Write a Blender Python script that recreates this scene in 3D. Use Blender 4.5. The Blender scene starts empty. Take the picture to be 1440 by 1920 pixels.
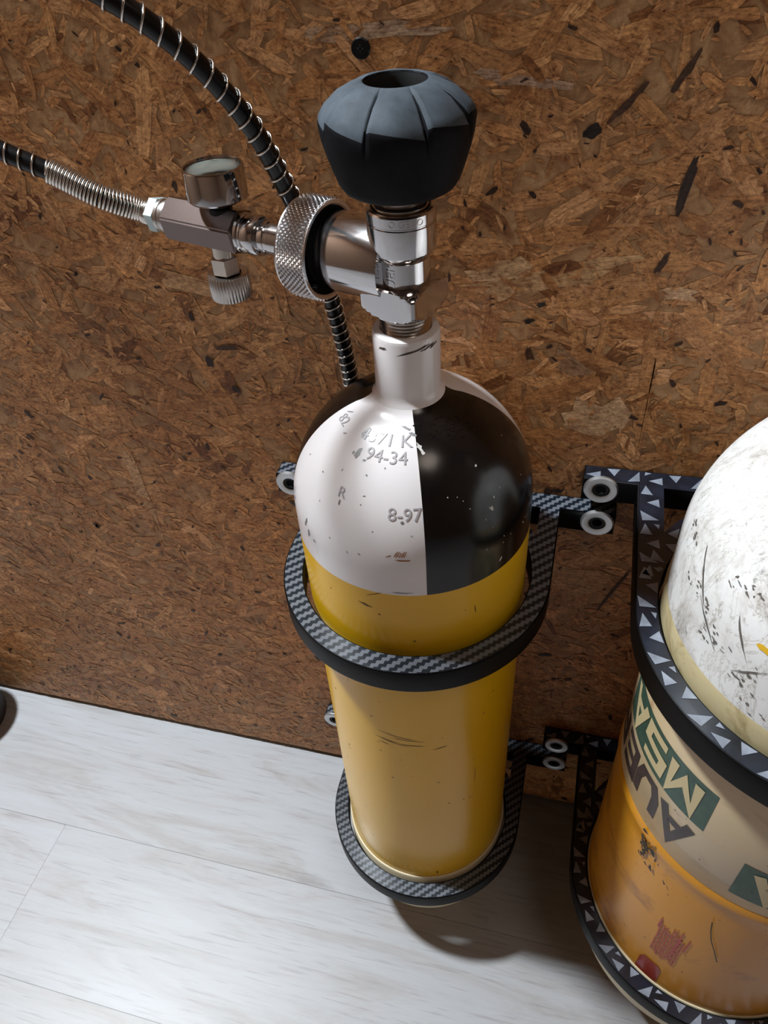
import bpy, bmesh, math, random
import numpy as np
from mathutils import Vector, Matrix
from math import sin, cos, pi, radians as rad, sqrt
random.seed(7); rng = np.random.default_rng(7)
scn = bpy.context.scene; col = scn.collection

# ------------------------------------------------------------------ camera, world, lights, exposure
cd = bpy.data.cameras.new('camera'); cam = bpy.data.objects.new('camera', cd); col.objects.link(cam)
cd.sensor_fit = 'VERTICAL'; cd.sensor_height = 36.0; cd.sensor_width = 27.0
cd.lens = 1438.08 / 1920 * 36.0; cd.clip_start = .01
_r = Vector((.966751, .248964, -.058397)); _u = Vector((-.128958, .671841, .729383)); _f = Vector((-.220823, .6976, -.681609))
M = Matrix((_r, _u, -_f)).transposed().to_4x4(); M.translation = Vector((.08574, -.41533, .80934)); cam.matrix_world = M
scn.camera = cam
w = bpy.data.worlds.new('world'); scn.world = w; w.use_nodes = True
w.node_tree.nodes['Background'].inputs[0].default_value = (.8, .85, 1, 1); w.node_tree.nodes['Background'].inputs[1].default_value = .25
scn.view_settings.view_transform = 'Standard'; scn.view_settings.look = 'None'
scn.view_settings.gamma = 1; scn.view_settings.use_curve_mapping = False
scn.view_settings.exposure = 0.0
LAMP_POS = (-1.0, -.09, 2.3); LAMP_W = 84.0; LAMP_SIZE = .17
FILL_POS = (.75, -.85, 2.33); FILL_W = 4.5

# ------------------------------------------------------------------ helpers
def lin(c):
    return tuple(((x/255/12.92) if x/255 <= .04045 else ((x/255+.055)/1.055)**2.4) for x in c) + (1,)
def tag(o, label=None, cat=None, group=None, kind=None):
    if label: o['label'] = label
    if cat: o['category'] = cat
    if group: o['group'] = group
    if kind: o['kind'] = kind
    return o
def thing(name, label, cat, loc=(0, 0, 0), group=None):
    o = bpy.data.objects.new(name, None); o.empty_display_size = .02; col.objects.link(o); o.location = loc
    return tag(o, label, cat, group)
def link(name, me, mat=None, parent=None, smooth=None):
    o = bpy.data.objects.new(name, me); col.objects.link(o)
    if mat is not None and len(me.materials) == 0: me.materials.append(mat)
    if parent is not None: o.parent = parent
    return o
def mesh(vs, fs, smooth=True, sharp=35):
    me = bpy.data.meshes.new('m'); me.from_pydata([tuple(v) for v in vs], [], fs); me.update()
    bm = bmesh.new(); bm.from_mesh(me)
    bmesh.ops.remove_doubles(bm, verts=bm.verts, dist=1e-6)
    bmesh.ops.recalc_face_normals(bm, faces=bm.faces)
    for f in bm.faces: f.smooth = smooth
    if smooth:
        for e in bm.edges:
            if len(e.link_faces) == 2 and e.calc_face_angle(0) > rad(sharp): e.smooth = False
    bm.to_mesh(me); bm.free(); return me
def frame(axis):
    a = Vector(axis).normalized(); h = Vector((0, 0, 1)) if abs(a.z) < .9 else Vector((1, 0, 0))
    e1 = h.cross(a).normalized(); e2 = a.cross(e1); return a, e1, e2
def lathe(prof, n=64, org=(0, 0, 0), axis=(0, 0, 1), sharp=35, rfun=None, phase=0):
    """profile [(radius, position along axis)], radius 0 closes an end"""
    o = Vector(org); a, e1, e2 = frame(axis); vs = []; fs = []; idx = []
    for k, (r, t) in enumerate(prof):
        if r < 1e-7: idx.append([len(vs)]*n); vs.append(o + a*t)
        else:
            base = len(vs); idx.append([base+i for i in range(n)])
            for i in range(n):
                p = 2*pi*(i+phase)/n; rr = r if rfun is None else rfun(r, t, p, k)
                vs.append(o + a*t + e1*(rr*cos(p)) + e2*(rr*sin(p)))
    for k in range(len(prof)-1):
        A, B = idx[k], idx[k+1]
        for i in range(n):
            j = (i+1) % n
            q = [A[i], A[j], B[j], B[i]]; q2 = []
            for x in q:
                if x not in q2: q2.append(x)
            if len(q2) > 2: fs.append(q2)
    return mesh(vs, fs, sharp=sharp)
def join_mesh(meshes):
    bm = bmesh.new()
    for m in meshes: bm.from_mesh(m)
    me = bpy.data.meshes.new('m'); bm.to_mesh(me); bm.free(); return me
def box(x0, x1, y0, y1, z0, z1, bev=0):
    bm = bmesh.new(); bmesh.ops.create_cube(bm, size=1)
    for v in bm.verts: v.co = Vector(((x0+x1)/2+v.co.x*(x1-x0), (y0+y1)/2+v.co.y*(y1-y0), (z0+z1)/2+v.co.z*(z1-z0)))
    if bev: bmesh.ops.bevel(bm, geom=bm.edges[:], offset=bev, segments=2, affect='EDGES')
    me = bpy.data.meshes.new('m'); bm.to_mesh(me); bm.free(); return me
def catmull(pts, n):
    P = [Vector(p) for p in pts]; P = [P[0]*2-P[1]] + P + [P[-1]*2-P[-2]]; out = []
    for i in range(1, len(P)-2):
        for k in range(n):
            t = k/n; a, b, c, d = P[i-1:i+3]
            out.append(.5*((2*b) + (c-a)*t + (2*a-5*b+4*c-d)*t*t + (-a+3*b-3*c+d)*t**3))
    out.append(P[-2]); return out
def resample(pts, step):
    L = [0]
    for a, b in zip(pts, pts[1:]): L.append(L[-1]+(b-a).length)
    n = max(2, int(L[-1]/step)); out = []; j = 0
    for i in range(n+1):
        s = L[-1]*i/n
        while j < len(L)-2 and L[j+1] < s: j += 1
        f = (s-L[j])/max(1e-9, L[j+1]-L[j]); out.append(pts[j].lerp(pts[j+1], f))
    return out, L[-1]
def frames(pts):
    T = [(pts[min(i+1, len(pts)-1)]-pts[max(i-1, 0)]).normalized() for i in range(len(pts))]
    n = Vector((0, 0, 1)).cross(T[0]).normalized(); N = []
    for t in T:
        n = (n - t*n.dot(t)).normalized(); N.append(n)
    return T, N
def tube(pts, r, n=10, cap=True):
    T, N = frames(pts); vs = []; fs = []
    for p, t, nn in zip(pts, T, N):
        b = t.cross(nn)
        for i in range(n):
            a = 2*pi*i/n; vs.append(p + nn*(r*cos(a)) + b*(r*sin(a)))
    for k in range(len(pts)-1):
        for i in range(n):
            j = (i+1) % n; fs.append((k*n+i, k*n+j, (k+1)*n+j, (k+1)*n+i))
    if cap: fs.append(tuple(range(n))[::-1]); fs.append(tuple((len(pts)-1)*n+i for i in range(n)))
    me = bpy.data.meshes.new('m'); me.from_pydata(vs, [], fs); me.polygons.foreach_set('use_smooth', [True]*len(fs)); me.update(); return me
def coil(pts, R, wire, pitch, seg=14, n=6, pitch_end=None):
    """helix of wire round a path"""
    fine, L = resample(pts, .0015); T, N = frames(fine); hel = []; a = 0; s = 0
    tot = len(fine)-1
    while s < L:
        q = s/L*tot; i = min(int(q), tot-1); f = q-i
        p = fine[i].lerp(fine[i+1], f); t = T[i]; nn = N[i]; b = t.cross(nn)
        hel.append(p + nn*(R*cos(a)) + b*(R*sin(a)))
        pc = pitch if pitch_end is None else pitch + (pitch_end-pitch)*(s/L)
        a += 2*pi/seg; s += pc/seg
    return tube(hel, wire, n)

# ------------------------------------------------------------------ node materials
def nodes(name):
    m = bpy.data.materials.new(name); m.use_nodes = True; nt = m.node_tree
    return m, nt, nt.nodes['Principled BSDF']
def N(nt, t, **kw):
    n = nt.nodes.new(t)
    for k, v in kw.items():
        if k.startswith('i_'):
            key = k[2:]; key = int(key) if key.isdigit() else key.replace('_', ' ')
            n.inputs[key].default_value = v
        else: setattr(n, k, v)
    return n
def L(nt, a, b): nt.links.new(a, b)
def ramp(nt, fac, stops, interp='LINEAR'):
    r = nt.nodes.new('ShaderNodeValToRGB'); r.color_ramp.interpolation = interp
    while len(r.color_ramp.elements) < len(stops): r.color_ramp.elements.new(.5)
    for e, (p, c) in zip(r.color_ramp.elements, stops): e.position = p; e.color = c
    L(nt, fac, r.inputs[0]); return r.outputs[0]
def mixc(nt, fac, a, b, blend='MIX'):
    m = nt.nodes.new('ShaderNodeMix'); m.data_type = 'RGBA'; m.blend_type = blend
    for s, v in ((m.inputs[0], fac), (m.inputs[6], a), (m.inputs[7], b)):
        if hasattr(v, 'is_linked'): L(nt, v, s)
        else: s.default_value = v
    return m.outputs[2]
def coord(nt, scale=(1, 1, 1), rot=(0, 0, 0), out='Object'):
    t = N(nt, 'ShaderNodeTexCoord'); mp = N(nt, 'ShaderNodeMapping'); mp.inputs['Scale'].default_value = scale; mp.inputs['Rotation'].default_value = rot
    L(nt, t.outputs[out], mp.inputs[0]); return mp.outputs[0]
def noise(nt, vec, scale, detail=4, rough=.6, dist=0):
    n = N(nt, 'ShaderNodeTexNoise'); n.inputs['Scale'].default_value = scale; n.inputs['Detail'].default_value = detail
    n.inputs['Roughness'].default_value = rough; n.inputs['Distortion'].default_value = dist
    if vec is not None: L(nt, vec, n.inputs['Vector'])
    return n.outputs['Fac']
def bump(nt, bs, h, strength, dist=.001):
    b = N(nt, 'ShaderNodeBump'); b.inputs['Strength'].default_value = strength; b.inputs['Distance'].default_value = dist
    L(nt, h, b.inputs['Height']); L(nt, b.outputs[0], bs.inputs['Normal'])
def plain(name, c, rough=.5, metal=0, coat=0, spec=.5, var=.0, vscale=40):
    m, nt, b = nodes(name); b.inputs['Roughness'].default_value = rough; b.inputs['Metallic'].default_value = metal
    b.inputs['Coat Weight'].default_value = coat; b.inputs['Specular IOR Level'].default_value = spec
    if var:
        n = noise(nt, coord(nt), vscale)
        a = tuple(x*(1-var) for x in c[:3])+(1,); d = tuple(min(1, x*(1+var)) for x in c[:3])+(1,)
        L(nt, ramp(nt, n, [(.3, a), (.7, d)]), b.inputs['Base Color'])
    else: b.inputs['Base Color'].default_value = c
    return m

def mat_metal(name, c, rough=.08, rvar=.12, scale=60, stretch=(1, 1, 1)):
    m, nt, b = nodes(name); b.inputs['Metallic'].default_value = 1; b.inputs['Base Color'].default_value = c
    n = noise(nt, coord(nt, stretch), scale, 5)
    mr = N(nt, 'ShaderNodeMapRange'); mr.inputs[3].default_value = rough; mr.inputs[4].default_value = rough+rvar
    L(nt, n, mr.inputs[0]); L(nt, mr.outputs[0], b.inputs['Roughness']); return m
CHROME = mat_metal('chrome', (.60, .59, .60, 1), .05, .12)
SATIN = mat_metal('satin_nickel', (.62, .58, .55, 1), .22, .15, 300, (1, 1, 1))
KNURL = mat_metal('knurled_steel', (.82, .82, .84, 1), .2, .1)
STEEL = mat_metal('spring_steel', (.85, .82, .78, 1), .15, .1)
BRASSY = mat_metal('warm_steel', (.6, .54, .48, 1), .16, .12)
ZINC = mat_metal('zinc_washer', (.66, .68, .7, 1), .38, .12)
BLACKMETAL = plain('black_oxide', lin((22, 21, 22)), .35, .6)
HOSE = plain('hose_rubber', lin((12, 10, 11)), .3, 0, 0, .4)
BORE = plain('dark_bore', lin((14, 13, 13)), .6)
def mat_osb():
    m, nt, b = nodes('strand_board'); b.inputs['Roughness'].default_value = .5; b.inputs['Specular IOR Level'].default_value = .3
    c = noise(nt, coord(nt, (1, 1, 1)), 60, 8, .7, 1.5)
    L(nt, ramp(nt, c, [(.25, (.15, .068, .026, 1)), (.5, (.43, .225, .098, 1)), (.75, (.62, .38, .19, 1))]), b.inputs['Base Color'])
    bump(nt, b, noise(nt, coord(nt), 240, 5), .35, .0008); return m
def mat_flake():
    m, nt, b = nodes('wood_flake'); b.inputs['Roughness'].default_value = .48; b.inputs['Specular IOR Level'].default_value = .3
    at = N(nt, 'ShaderNodeAttribute', attribute_name='tint')
    uv = N(nt, 'ShaderNodeUVMap', uv_map='grain')
    mp = N(nt, 'ShaderNodeMapping'); mp.inputs['Scale'].default_value = (60, 900, 1); L(nt, uv.outputs[0], mp.inputs[0])
    g = noise(nt, mp.outputs[0], 1, 4, .65)
    gr = ramp(nt, g, [(.3, (.62, .58, .55, 1)), (.6, (1.06, 1.04, 1.02, 1))])
    big = noise(nt, coord(nt), 11, 3); bg = ramp(nt, big, [(.3, (.78, .72, .68, 1)), (.7, (1.12, 1.1, 1.08, 1))])
    spk = noise(nt, coord(nt, (1, 1, 1.6), (0, .25, 0)), 300, 5, .75); sp = ramp(nt, spk, [(.34, (.36, .27, .22, 1)), (.44, (.86, .82, .78, 1)), (.56, (1.08, 1.06, 1.04, 1)), (.66, (1.4, 1.42, 1.42, 1))])
    med = noise(nt, coord(nt, (1, 1, 1.5), (0, .3, 0)), 55, 6, .7, 1.2); md = ramp(nt, med, [(.33, (.62, .52, .46, 1)), (.5, (1, 1, 1, 1)), (.7, (1.22, 1.24, 1.26, 1))]); sp = mixc(nt, 1.0, sp, md, 'MULTIPLY')
    c = mixc(nt, 1.0, at.outputs['Color'], gr, 'MULTIPLY'); c = mixc(nt, 1.0, c, bg, 'MULTIPLY'); c = mixc(nt, 1.0, c, sp, 'MULTIPLY')
    L(nt, c, b.inputs['Base Color']); bump(nt, b, g, .25, .0004); return m
def mat_plank():
    m, nt, b = nodes('whitewashed_oak'); b.inputs['Roughness'].default_value = .42
    oi = N(nt, 'ShaderNodeObjectInfo')
    off = N(nt, 'ShaderNodeVectorMath', operation='SCALE'); 
    cmb = N(nt, 'ShaderNodeCombineXYZ'); L(nt, oi.outputs['Random'], cmb.inputs[0]); L(nt, oi.outputs['Random'], cmb.inputs[1]); L(nt, oi.outputs['Random'], cmb.inputs[2])
    L(nt, cmb.outputs[0], off.inputs[0]); off.inputs['Scale'].default_value = 37.0
    tc = N(nt, 'ShaderNodeTexCoord'); add = N(nt, 'ShaderNodeVectorMath', operation='ADD'); L(nt, tc.outputs['Object'], add.inputs[0]); L(nt, off.outputs[0], add.inputs[1])
    def mapped(s):
        mp = N(nt, 'ShaderNodeMapping'); mp.inputs['Scale'].default_value = s; L(nt, add.outputs[0], mp.inputs[0]); return mp.outputs[0]
    fine = noise(nt, mapped((6, 120, 1)), 1, 8, .7, .4)
    pores = noise(nt, mapped((22, 420, 1)), 1, 3, .5)
    broad = noise(nt, mapped((3.4, 17, 1)), 1, 6, .62, 1.8)
    c = ramp(nt, broad, [(.22, lin((192, 180, 170))), (.38, lin((212, 206, 200))), (.48, lin((221, 218, 215))), (.7, lin((228, 228, 227)))])
    c = mixc(nt, .3, c, ramp(nt, fine, [(.28, lin((176, 168, 160))), (.5, lin((226, 224, 220)))]), 'MULTIPLY')
    c = mixc(nt, .3, c, ramp(nt, pores, [(.3, lin((170, 160, 152))), (.42, (1, 1, 1, 1))]), 'MULTIPLY')
    kn = N(nt, 'ShaderNodeTexVoronoi'); kn.inputs['Scale'].default_value = 1; L(nt, mapped((3.2, 8, 1)), kn.inputs['Vector'])
    kd = noise(nt, mapped((40, 60, 1)), 1, 3)
    kv = N(nt, 'ShaderNodeMath', operation='MULTIPLY_ADD'); L(nt, kd, kv.inputs[0]); kv.inputs[1].default_value = .12; L(nt, kn.outputs['Distance'], kv.inputs[2])
    c = mixc(nt, 1, c, ramp(nt, kv.outputs[0], [(.07, lin((150, 142, 138))), (.2, (1, 1, 1, 1))]), 'MULTIPLY')
    tint = ramp(nt, oi.outputs['Random'], [(0, (.52, .52, .545, 1)), (.5, (.56, .58, .63, 1)), (1, (.54, .555, .59, 1))])
    c = mixc(nt, 1, c, tint, 'MULTIPLY')
    L(nt, c, b.inputs['Base Color']); bump(nt, b, fine, .15, .0005); return m
def mat_paint(name, c, rough=.22, coat=.5, dirt=None, dscale=30, lo=.62, hi=.72, stretch=(1, 1, 1)):
    m, nt, b = nodes(name); b.inputs['Roughness'].default_value = rough; b.inputs['Coat Weight'].default_value = coat; b.inputs['Coat Roughness'].default_value = .06
    n2 = noise(nt, coord(nt), 6, 3)
    cc = ramp(nt, n2, [(.3, tuple(x*.93 for x in c[:3])+(1,)), (.7, c)])
    if dirt:
        n = noise(nt, coord(nt, stretch), dscale, 8, .7, .8); msk = ramp(nt, n, [(lo, (0, 0, 0, 1)), (hi, (1, 1, 1, 1))])
        cc = mixc(nt, msk, cc, dirt)
    L(nt, cc, b.inputs['Base Color']); bump(nt, b, noise(nt, coord(nt), 160, 3), .04, .0006); return m
YELLOW = mat_paint('yellow_paint', lin((238, 184, 24)), .24, .0, lin((150, 105, 20)), 22, .66, .8)
WHITE = mat_paint('white_paint', lin((236, 230, 230)), .24, .4)
BLACKP = mat_paint('black_paint', lin((17, 13, 12)), .2, .0)
CREAM = mat_paint('cream_plastic', lin((218, 204, 170)), .5, 0, lin((176, 150, 96)), 40, .6, .8)
def mat_scuffed():
    m, nt, b = nodes('scuffed_white_paint'); b.inputs['Roughness'].default_value = .4
    v = coord(nt, (1, 1, .8), (.3, .5, .4))
    a = noise(nt, v, 17, 10, .72, .7); d = noise(nt, coord(nt), 55, 8, .75, .6); e = noise(nt, coord(nt, (1, 1, .35)), 30, 6, .7, 3.0)
    c = ramp(nt, a, [(.33, lin((150, 142, 134))), (.42, lin((214, 209, 204))), (.50, lin((238, 236, 234)))])
    c = mixc(nt, 1, c, ramp(nt, d, [(.29, lin((95, 88, 80))), (.4, (1, 1, 1, 1))]), 'MULTIPLY')
    c = mixc(nt, .6, c, ramp(nt, e, [(.485, (1, 1, 1, 1)), (.5, lin((150, 140, 118))), (.515, (1, 1, 1, 1))]), 'MULTIPLY')
    L(nt, c, b.inputs['Base Color']); bump(nt, b, d, .2, .0008); return m
SCUFFED = mat_scuffed()
YELLOW.node_tree.nodes['Principled BSDF'].inputs['Specular IOR Level'].default_value = .38
OCHRE = mat_paint('aged_ochre_resin', lin((205, 138, 28)), .32, .05, lin((120, 66, 14)), 16, .55, .75)
OCHRE.node_tree.nodes['Principled BSDF'].inputs['Specular IOR Level'].default_value = .35
LABEL = mat_paint('aged_cream_label', lin((208, 184, 146)), .35, .3, lin((160, 120, 78)), 26, .55, .8)
CREAMBAND = mat_paint('yellowed_band', lin((200, 184, 142)), .5, 0, lin((134, 108, 62)), 34, .5, .68)
def mat_black_print(name='black_print'):
    m, nt, b = nodes(name); b.inputs['Roughness'].default_value = .42; b.inputs['Specular IOR Level'].default_value = .1; b.inputs['Base Color'].default_value = lin((8, 7, 8))
    wv = N(nt, 'ShaderNodeTexWave', wave_type='BANDS', bands_direction='Z'); wv.inputs['Scale'].default_value = 900; wv.inputs['Distortion'].default_value = .4
    L(nt, coord(nt), wv.inputs['Vector']); bump(nt, b, wv.outputs['Fac'], .2, .0003); return m
BPRINT = mat_black_print()
WEAVE_ANG = 45; WEAVE_PER = .0056
def mat_weave():
    m, nt, b = nodes('carbon_weave_face'); b.inputs['Roughness'].default_value = .32
    v = coord(nt, (1, 1, 1), (0, 0, rad(-WEAVE_ANG)))
    sx = N(nt, 'ShaderNodeSeparateXYZ'); L(nt, v, sx.inputs[0])
    def math(op, a, bb=None):
        n = N(nt, 'ShaderNodeMath', operation=op)
        for i, x in enumerate((a, bb)):
            if x is None: continue
            if hasattr(x, 'is_linked'): L(nt, x, n.inputs[i])
            else: n.inputs[i].default_value = x
        return n.outputs[0]
    zig = math('MULTIPLY', math('ABSOLUTE', math('SUBTRACT', math('FRACT', math('DIVIDE', sx.outputs[0], .0038)), .5)), .0028)
    t = math('FRACT', math('DIVIDE', math('ADD', sx.outputs[1], zig), WEAVE_PER))
    msk = math('GREATER_THAN', t, .5)
    L(nt, mixc(nt, msk, lin((16, 26, 36)), lin((98, 102, 110))), b.inputs['Base Color'])
    return m
WEAVE = mat_weave()
TRIFACE = plain('grey_triangle_facets', lin((128, 134, 146)), .3, 0, .3, var=.35, vscale=70)
DARKFACE = plain('dark_glossy_face', lin((26, 31, 42)), .25, 0, .3, var=.5, vscale=60)
INKGREEN = plain('green_print', lin((52, 78, 66)), .4, var=.25, vscale=120)
INKDARK = plain('dark_print', lin((58, 48, 48)), .4, var=.25, vscale=120)
INKCREAM = plain('cream_print', lin((196, 178, 136)), .4)
INKRED = plain('red_stamp_ink', lin((168, 74, 66)), .5)
REDLAB = plain('red_sticker', lin((150, 42, 10)), .35, coat=.3)
def mat_knob():
    m, nt, b = nodes('black_rubber'); b.inputs['Roughness'].default_value = .6; b.inputs['Specular IOR Level'].default_value = .1
    geo = N(nt, 'ShaderNodeNewGeometry'); n = noise(nt, coord(nt), 70, 5, .65)
    L(nt, ramp(nt, n, [(.3, lin((16, 16, 19))), (.75, lin((28, 29, 33)))]), b.inputs['Base Color'])
    bump(nt, b, noise(nt, coord(nt), 500, 3), .15, .0004); return m
RUBBER = mat_knob()
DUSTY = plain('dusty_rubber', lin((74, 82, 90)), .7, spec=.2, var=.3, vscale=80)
def mat_glass():
    m, nt, b = nodes('gauge_glass'); b.inputs['Transmission Weight'].default_value = 1; b.inputs['Roughness'].default_value = .03; b.inputs['IOR'].default_value = 1.45
    b.inputs['Base Color'].default_value = (.95, 1, .97, 1); return m
GLASS = mat_glass()
WALLW = plain('grey_wall_paint', lin((120, 96, 78)), .8, var=.03, vscale=3)
CEIL = plain('grey_ceiling_paint', lin((128, 112, 100)), .85, var=.02, vscale=3)

# ------------------------------------------------------------------ main lamp and added fill light
def area(name, loc, power, size, color, rot=(0, 0, 0), parent=None):
    d = bpy.data.lights.new(name, 'AREA'); d.shape = 'DISK'; d.size = size; d.energy = power; d.color = color
    o = bpy.data.objects.new(name, d); col.objects.link(o); o.location = loc; o.rotation_euler = rot
    if parent is not None: o.parent = parent; 
    return o
def lamp_or_fill(pos, power, size, label, color=(.86, .945, 1.0)):
    t = thing('lamp_or_fill', label, 'lamp', pos, 'round ceiling lamps')
    link('lamp_housing', lathe([(0, .1), (size*.62, .1), (size*.62, .02), (size*.56, .008), (size*.56, .03), (0, .03)], 48), CEIL, t)
    area('lamp_light', (0, 0, 0), power, size, color, (0, 0, 0), t)
lamp_or_fill(LAMP_POS, LAMP_W, LAMP_SIZE, 'round white ceiling lamp above the left part of the wooden wall')
lamp_or_fill(FILL_POS, FILL_W, .6, 'large round warm fill light added to the right of the cylinders', (1, .86, .74))  # added soft fill, brightens the wall and right bracket arm; housing invented with it

# ------------------------------------------------------------------ room
RX0, RX1, RY = -1.9, 1.7, -2.7
def struct(o): o['kind'] = 'structure'; return o
wall_back = struct(link('wall_back', box(RX0, RX1, 0, .018, .007, 2.4), mat_osb()))
struct(link('wall_left', box(RX0-.03, RX0, RY, .018, 0, 2.4), WALLW))
struct(link('wall_right', box(RX1, RX1+.03, RY, .018, 0, 2.4), WALLW))
struct(link('wall_front', box(RX0, RX1, RY-.03, RY, 0, 2.4), WALLW))
struct(link('ceiling', box(RX0, RX1, RY, .018, 2.4, 2.43), CEIL))
struct(link('trim_1', box(RX0, RX1, .012, .018, -.012, .007), plain('dark_gap', lin((40, 26, 18)), .9)))   # dark joint strip under the boards
floor = struct(link('floor', box(RX0, RX1, RY, .018, -.04, -.0105), plain('subfloor', lin((96, 90, 84)), .9)))
PLK = mat_plank(); PW = .1475
pl_me = box(-.6, .6, -PW/2+.0001, PW/2-.0001, -.0105, 0, .0003); pl_me.materials.append(PLK)
nrow = int(-RY/PW)+1
for r in range(nrow):
    x = RX0 + [.3, .303, -.1, .55, .1][r % 5] if r > 1 else [-.83, .203][r]
    if r == 0: xs = [-1.43-.597+.3, -.53, .67, 1.87]
    elif r == 1: xs = [-.397-.6-1.2, -.397-.6, -.397+.6, -.397+1.8]
    else: xs = [RX0 + ((r*.437) % 1.2) - .6 + 1.2*k for k in range(4)]
    for xc in xs:
        x0, x1 = max(xc-.6, RX0), min(xc+.6, RX1)
        if x1-x0 < .02: continue
        yc = .004 - PW*(r+.5) if r else .004-PW*.5
        y0, y1 = max(yc-PW/2+.0001, RY), yc+PW/2-.0001
        if x1-x0 > 1.19 and y0 > RY: me = pl_me; px, py = xc, yc
        else:
            if y1-y0 < .01: continue
            px, py = (x0+x1)/2, (y0+y1)/2
            me = box(-(x1-x0)/2, (x1-x0)/2, -(y1-y0)/2, (y1-y0)/2, -.0105, 0, .0003)
        o = link('plank', me, PLK, floor); o.location = (px, py, 0)

# wood flakes pressed into the board
def flakes():
    n = 42000
    X0, X1, Z0, Z1 = -.85, .75, .007, 1.05
    V = []; F = []; tint = []; UV = []
    pal = np.array([(.33, .185, .085), (.38, .22, .10), (.28, .14, .058), (.44, .275, .14), (.24, .11, .042), (.36, .19, .08), (.40, .25, .14), (.30, .17, .09)])
    def add(cx, cz, ln, wd, ang, c, depth, tilt, npt=8, jit=.25):
        base = len(V); ca, sa = cos(ang), sin(ang); k = len(F)
        for i in range(npt):
            a = 2*pi*(i+.5)/npt
            u = ln/2*np.sign(cos(a))*abs(cos(a))**.6*(1+jit*(random.random()-.5)*2)
            v = wd/2*np.sign(sin(a))*abs(sin(a))**.7*(1+jit*(random.random()-.5)*2)
            x = cx+u*ca-v*sa; z = cz+u*sa+v*ca
            z = max(z, Z0+.0002)
            V.append((x, -depth-tilt*v/wd*2, z)); UV.append((u+cx*7, v+cz*7))
        F.append(tuple(range(base, base+npt))); tint.append(c)
    for i in range(n):
        cx = random.uniform(X0, X1); cz = random.uniform(Z0, Z1)
        lay = i/n
        big = random.random()
        ln = (random.lognormvariate(math.log(.0058), .6)) if lay > .25 else random.lognormvariate(math.log(.026), .5)
        ln = min(ln, .06); wd = ln*random.uniform(.14, .4); wd = min(wd, .010)
        ang = random.gauss(-.15, .75) if random.random() < .7 else random.uniform(0, pi)
        c = pal[random.randrange(len(pal))]*random.uniform(.85, 1.15); c = (.5*c+.5*np.array((.34, .19, .085)))*np.array((1.75, 1.62, 1.45))
        if random.random() < .05: c = c*np.array([.5, .42, .36])
        if random.random() < .05: c = c*np.array([1.25, 1.3, 1.45])
        add(cx, cz, ln, wd, ang, c, .00012+lay*.0005+random.random()*.00012, random.uniform(-.00002, .00002))
    for i in range(2600):        # bark specks
        cx = random.uniform(X0, X1); cz = random.uniform(Z0, Z1); ln = random.lognormvariate(math.log(.0032), .5)
        add(cx, cz, min(ln, .012), min(ln, .012)*random.uniform(.25, .6), random.uniform(0, pi), np.array((.055, .026, .015))*random.uniform(.6, 1.6), .0009, 0, 7, .4)
    sp = [(.1265, .657, .027, .0045, 1.45, (.05, .03, .022)), (.0771, .6828, .007, .006, .4, (.03, .02, .017)), (.122, .617, .012, .003, 1.2, (.08, .04, .025)),
          (.0795, .612, .05, .006, .25, (.50, .35, .19)), (.052, .600, .075, .013, .2, (.47, .33, .18)), (-.055, .7255, .03, .008, .1, (.28, .22, .17)), (-.02, .7265, .045, .006, .05, (.30, .25, .2)),
          (.040, .705, .05, .007, -.1, (.29, .23, .19)), (.1348, .3565, .052, .0022, 1.25, (.09, .045, .02)), (.127, .53, .09, .007, 1.6, (.36, .18, .07)), (.079, .55, .03, .012, -.6, (.23, .16, .11)),
          (-.259, .40, .012, .075, .1, (.46, .31, .18)), (.104, .512, .04, .026, .1, (.45, .33, .21)), (.0345, .606, .028, .016, .2, (.50, .37, .22)), (.060, .588, .006, .0042, .4, (.04, .035, .03)), (.054, .577, .006, .0028, .2, (.03, .02, .016)),
          (.133, .60, .018, .009, .1, (.52, .38, .25)), (-.225, .47, .04, .006, -.5, (.13, .06, .03)), (-.16, .585, .05, .012, -.2, (.44, .29, .16)), (-.15, .54, .02, .0035, .1, (.10, .05, .025)), (-.10, .452, .008, .0035, 0, (.05, .025, .018)),
          (-.12, .40, .011, .0025, -.8, (.05, .026, .018)), (-.31, .30, .05, .004, -.25, (.15, .07, .03)), (.104, .36, .05, .03, .15, (.42, .26, .13)), (.092, .6955, .02, .0035, .85, (.10, .05, .03)), (.117, .711, .02, .003, 1.1, (.09, .05, .03))]
    for q, s in enumerate(sp):
        c = np.array(s[5])*(1.5 if s[5][0] > .12 else 1); c = c if s[5][0] <= .12 else .6*c+.4*np.array((.56, .30, .125))
        add(s[0], s[1], s[2], s[3], s[4], c, (.0008+q*.00001) if s[5][0] <= .12 else (.00038+q*.00001), 0, 14, .45)
    me = bpy.data.meshes.new('flakes'); me.from_pydata(V, [], F); me.update()
    ca = me.color_attributes.new('tint', 'FLOAT_COLOR', 'CORNER')
    cnt = [len(f) for f in F]
    cols = np.ones((sum(cnt), 4), np.float32); cols[:, :3] = np.repeat(np.clip(np.array(tint), 0, 1), cnt, axis=0); ca.data.foreach_set('color', cols.ravel())
    uv = me.uv_layers.new(name='grain'); li = np.zeros(len(me.loops), np.int32); me.loops.foreach_get('vertex_index', li)
    uv.data.foreach_set('uv', np.array(UV, np.float32)[li].ravel())
    # face normals towards the room
    if len(me.polygons) and me.polygons[0].normal.y > 0: me.flip_normals()
    o = link('wood_flakes', me, mat_flake(), wall_back); o['kind'] = 'stuff'
flakes()
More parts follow.
